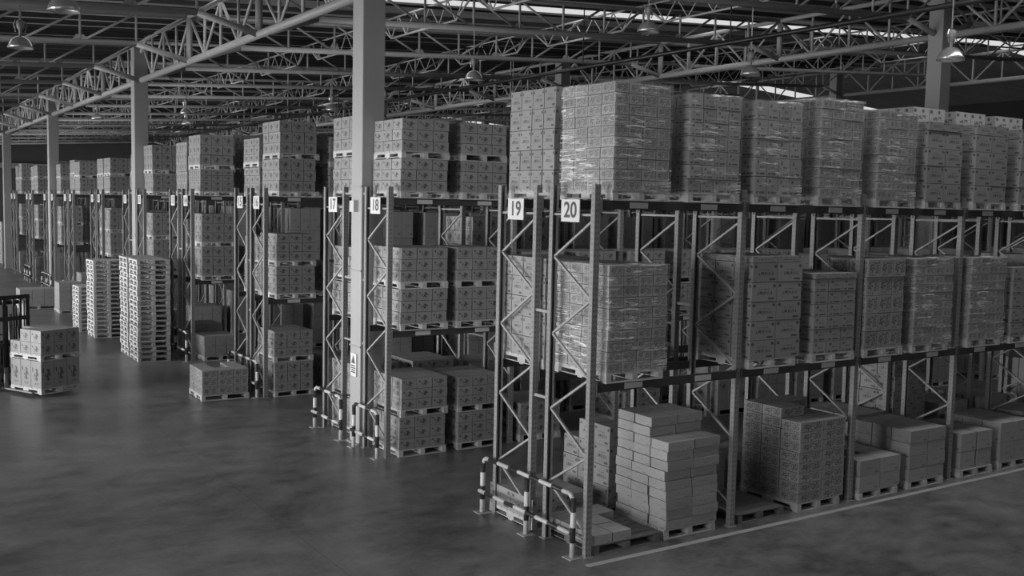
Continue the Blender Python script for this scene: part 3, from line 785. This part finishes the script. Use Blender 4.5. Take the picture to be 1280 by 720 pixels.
for p, sh in zip(pal, shown):
    T, W, Dp, name = p; dark = not isinstance(name, tuple) and (name.startswith('nothing') or name == 'row 20 floor, first pallet'); key = (round(W, 2), round(Dp, 2), 2, 'dark_wood' if dark else 'wood')
    if key not in pcache: pcache[key] = pallet_parts(W, Dp, key[2], key[3])
    dk, bt, bk, bl, one = pcache[key]; dist = (T.translation - CAM).length
    if isinstance(name, tuple): lab = 'wooden pallet, %s from the floor in %s ' % (ORD[name[1]].replace('bottom', 'lowest'), name[2]); grp = 'pallets of ' + name[2]
    elif name.startswith('nothing'): lab = 'empty dark wooden pallet ' + name.split(', ')[1]; grp = None
    else: lab = ('dark ' if dark else '') + 'wooden pallet under the cartons, ' + name; grp = 'wooden pallets carrying cartons'
    if ni >= 300:
        k = len(prest.v); me = one
        prest.v += [tuple(T @ v.co) for v in me.vertices]; prest.f += [tuple(i + k for i in q.vertices) for q in me.polygons]
        prest.mi += [0] * len(me.polygons); prest.uv += [(0, 0)] * sum(len(q.vertices) for q in me.polygons); continue
    ni += 1
    near = sh and (dist < 24 or (isinstance(name, tuple) and dist < 33 ))
    if near:
        t = tag(link('pallet', None), lab, 'pallet', grp); t.matrix_world = T
        link('deck', dk, t); link('base_boards', bt, t)
        for q in bl: link('stringer', bk, t, q)
    else:
        o = tag(link('pallet', one), lab, 'pallet', grp); o.matrix_world = T
if prest.v:
    o = prest.obj('pallet', M['wood']); tag(o, 'the farthest wooden pallets deep in the racks', 'pallet'); o['kind'] = 'stuff'

# wrapped loads
def film_mesh(W, Dp, H, seed):
    m_ = MB(); e = .012; nx_, ny_, nz_ = 12, 14, 22
    ring = [(-e + (W + 2*e) * i / nx_, -e) for i in range(nx_)] + [(W + e, -e + (Dp + 2*e) * i / ny_) for i in range(ny_)] + \
           [(W + e - (W + 2*e) * i / nx_, Dp + e) for i in range(nx_)] + [(-e, Dp + e - (Dp + 2*e) * i / ny_) for i in range(ny_)]
    n = len(ring); cx_, cy_ = W / 2, Dp / 2
    for k in range(nz_ + 1):
        z = -.02 + (H + .03) * k / nz_
        for x, y in ring:
            d = mnoise.noise(Vector((x * 3 + seed, y * 3, z * 9))) * .008 + .004
            v = Vector((x - cx_, y - cy_, 0)).normalized(); m_.v.append((x + v.x * max(d, 0), y + v.y * max(d, 0), z))
    for k in range(nz_):
        for i in range(n):
            j = (i + 1) % n; m_.f.append((k*n + i, k*n + j, (k+1)*n + j, (k+1)*n + i)); m_.mi.append(0); m_.uv += [(0, 0)] * 4
    # a folded skirt over the rim of the top
    base = nz_ * n; k2 = len(m_.v)
    for x, y in ring: m_.v.append((cx_ + (x - cx_) * .8, cy_ + (y - cy_) * .8, H + .014))
    for i in range(n):
        j = (i + 1) % n; m_.f.append((base + i, base + j, k2 + j, k2 + i)); m_.mi.append(0); m_.uv += [(0, 0)] * 4
    return m_
for wi, (T, W, Dp, H, items, name) in enumerate(WRAP):
    t = thing('wrapped_load', 'cartons bound in clear stretch film, ' + name, 'wrapped load', group=None)
    T0 = T @ Matrix.Translation((0, 0, PH)); t.matrix_world = T0; inv = T0.inverted(); hid = MB()
    for (Ti, a, b, h, kind, l, pos, nm, expo) in items:
        Tl = inv @ Ti
        if 'front' in pos or pos.endswith('left') and not pos.endswith('second left'):
            o = link('carton', carton_mesh(a, b, h, kind), t); o.matrix_local = Tl
        else: hid.box(0, 0, 0, a, b, h, 0, Tl)
    o = hid.obj('carton', M[items[0][4]], t); o['kind'] = 'stuff'
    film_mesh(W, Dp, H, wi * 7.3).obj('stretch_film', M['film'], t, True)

# ------------------------------------------------------------------ forklift (local: +x towards its load, y across, origin at the fork heel line)
ca, sa = math.cos(ROT), math.sin(ROT)
org = Vector((FX, FYY, 0)) + Vector((-sa, ca, 0)) * 1.32 + Vector((ca, sa, 0)) * .25
t = thing('forklift', 'black masted forklift at the left edge carrying two tiers of cartons', 'forklift', org, ROT - PI / 2)
def part(name, m, fn, parent=None, bv=0, smooth=False):
    m_ = MB(); fn(m_); o = m_.obj(name, M[m], parent or t, smooth)
    if bv: bevel(o, bv, 2)
    return o
for s_ in (-1, 1):
    part('fork', 'steel', lambda m: (m.box(-.02, s_*.27 - .05, .085, 1.05, s_*.27 + .05, .118), m.box(-.04, s_*.27 - .05, .085, 0, s_*.27 + .05, .6)))
def rest_(m):
    for y, w_ in ((-.45, .05), (-.3, .09), (-.04, .05), (.14, .05), (.3, .1)): m.box(-.09, y, .5, -.05, y + w_, 2.36)
    for z in (.5, 1.1, 1.74, 2.26): m.box(-.1, -.45, z, -.04, .4, z + .1)
part('load_backrest', 'black', rest_)
part('carriage', 'black', lambda m: (m.box(-.14, -.5, .14, -.05, .5, .24), m.box(-.14, -.5, .46, -.05, .5, .56)))
for s_ in (-1, 1):
    part('mast_rail', 'lift_body', lambda m: (m.box(-.3, s_*.36 - .05, .07, -.16, s_*.36 + .05, 2.2)))
    part('lift_chain', 'black', lambda m: m.box(-.2, s_*.12 - .02, .3, -.17, s_*.12 + .02, 2.1))
for z in (.2, 1.15, 2.12): part('mast_crossbar', 'black', lambda m: m.box(-.32, -.42, z, -.27, .42, z + .09))
part('lift_cylinder', 'steel', lambda m: m.tube((-.23, 0, .15), (-.23, 0, 1.9), .045, 10), smooth=True)
part('body', 'lift_body', lambda m: (m.prism([(-2.35, .25), (-.45, .25), (-.45, .62), (-.9, .66), (-1.0, .95), (-1.9, 1.0), (-2.3, .95), (-2.4, .6)], 1, -.5, .5)), bv=.04)
part('cowl', 'black', lambda m: m.prism([(-.62, .6), (-.42, .6), (-.45, 1.15), (-.6, 1.15)], 1, -.42, .42), bv=.02)
part('seat', 'tyre', lambda m: (m.box(-1.6, -.25, .98, -1.1, .25, 1.12), m.prism([(-1.62, 1.0), (-1.5, 1.0), (-1.62, 1.55), (-1.74, 1.55)], 1, -.24, .24)), bv=.03)
part('steering_wheel', 'black', lambda m: (m.tube((-.6, 0, 1.1), (-.82, 0, 1.3), .02), m.lathe([(.15, 0), (.17, .015), (.15, .03), (.13, .015), (.15, 0)], 16, (-.84, 0, 1.3))))
def guard_(m):
    for y in (-.45, .45):
        m.tube((-.5, y, .9), (-.75, y, 2.15), .03); m.tube((-1.95, y, .95), (-1.8, y, 2.15), .03); m.tube((-.75, y, 2.15), (-1.8, y, 2.15), .03)
    for k in range(7): m.tube((-.75 - k*.175, -.45, 2.15), (-.75 - k*.175, .45, 2.15), .018)
part('overhead_guard', 'black', guard_)
for (x, r_) in ((-.34, .17), (-1.95, .22)):
    for s_ in (-1, 1):
        w = part('wheel', 'tyre', lambda m: m.tube((x, s_*.42 - .08, r_), (x, s_*.42 + .08, r_), r_, 24), smooth=False, bv=.02)
        part('hub', 'lab', lambda m: m.tube((x, s_*.505 - .01, r_), (x, s_*.505 + .01, r_), r_ * .5, 16), w)
print('COUNTS', len(CART), len(single), len(PAL), len(C.objects))
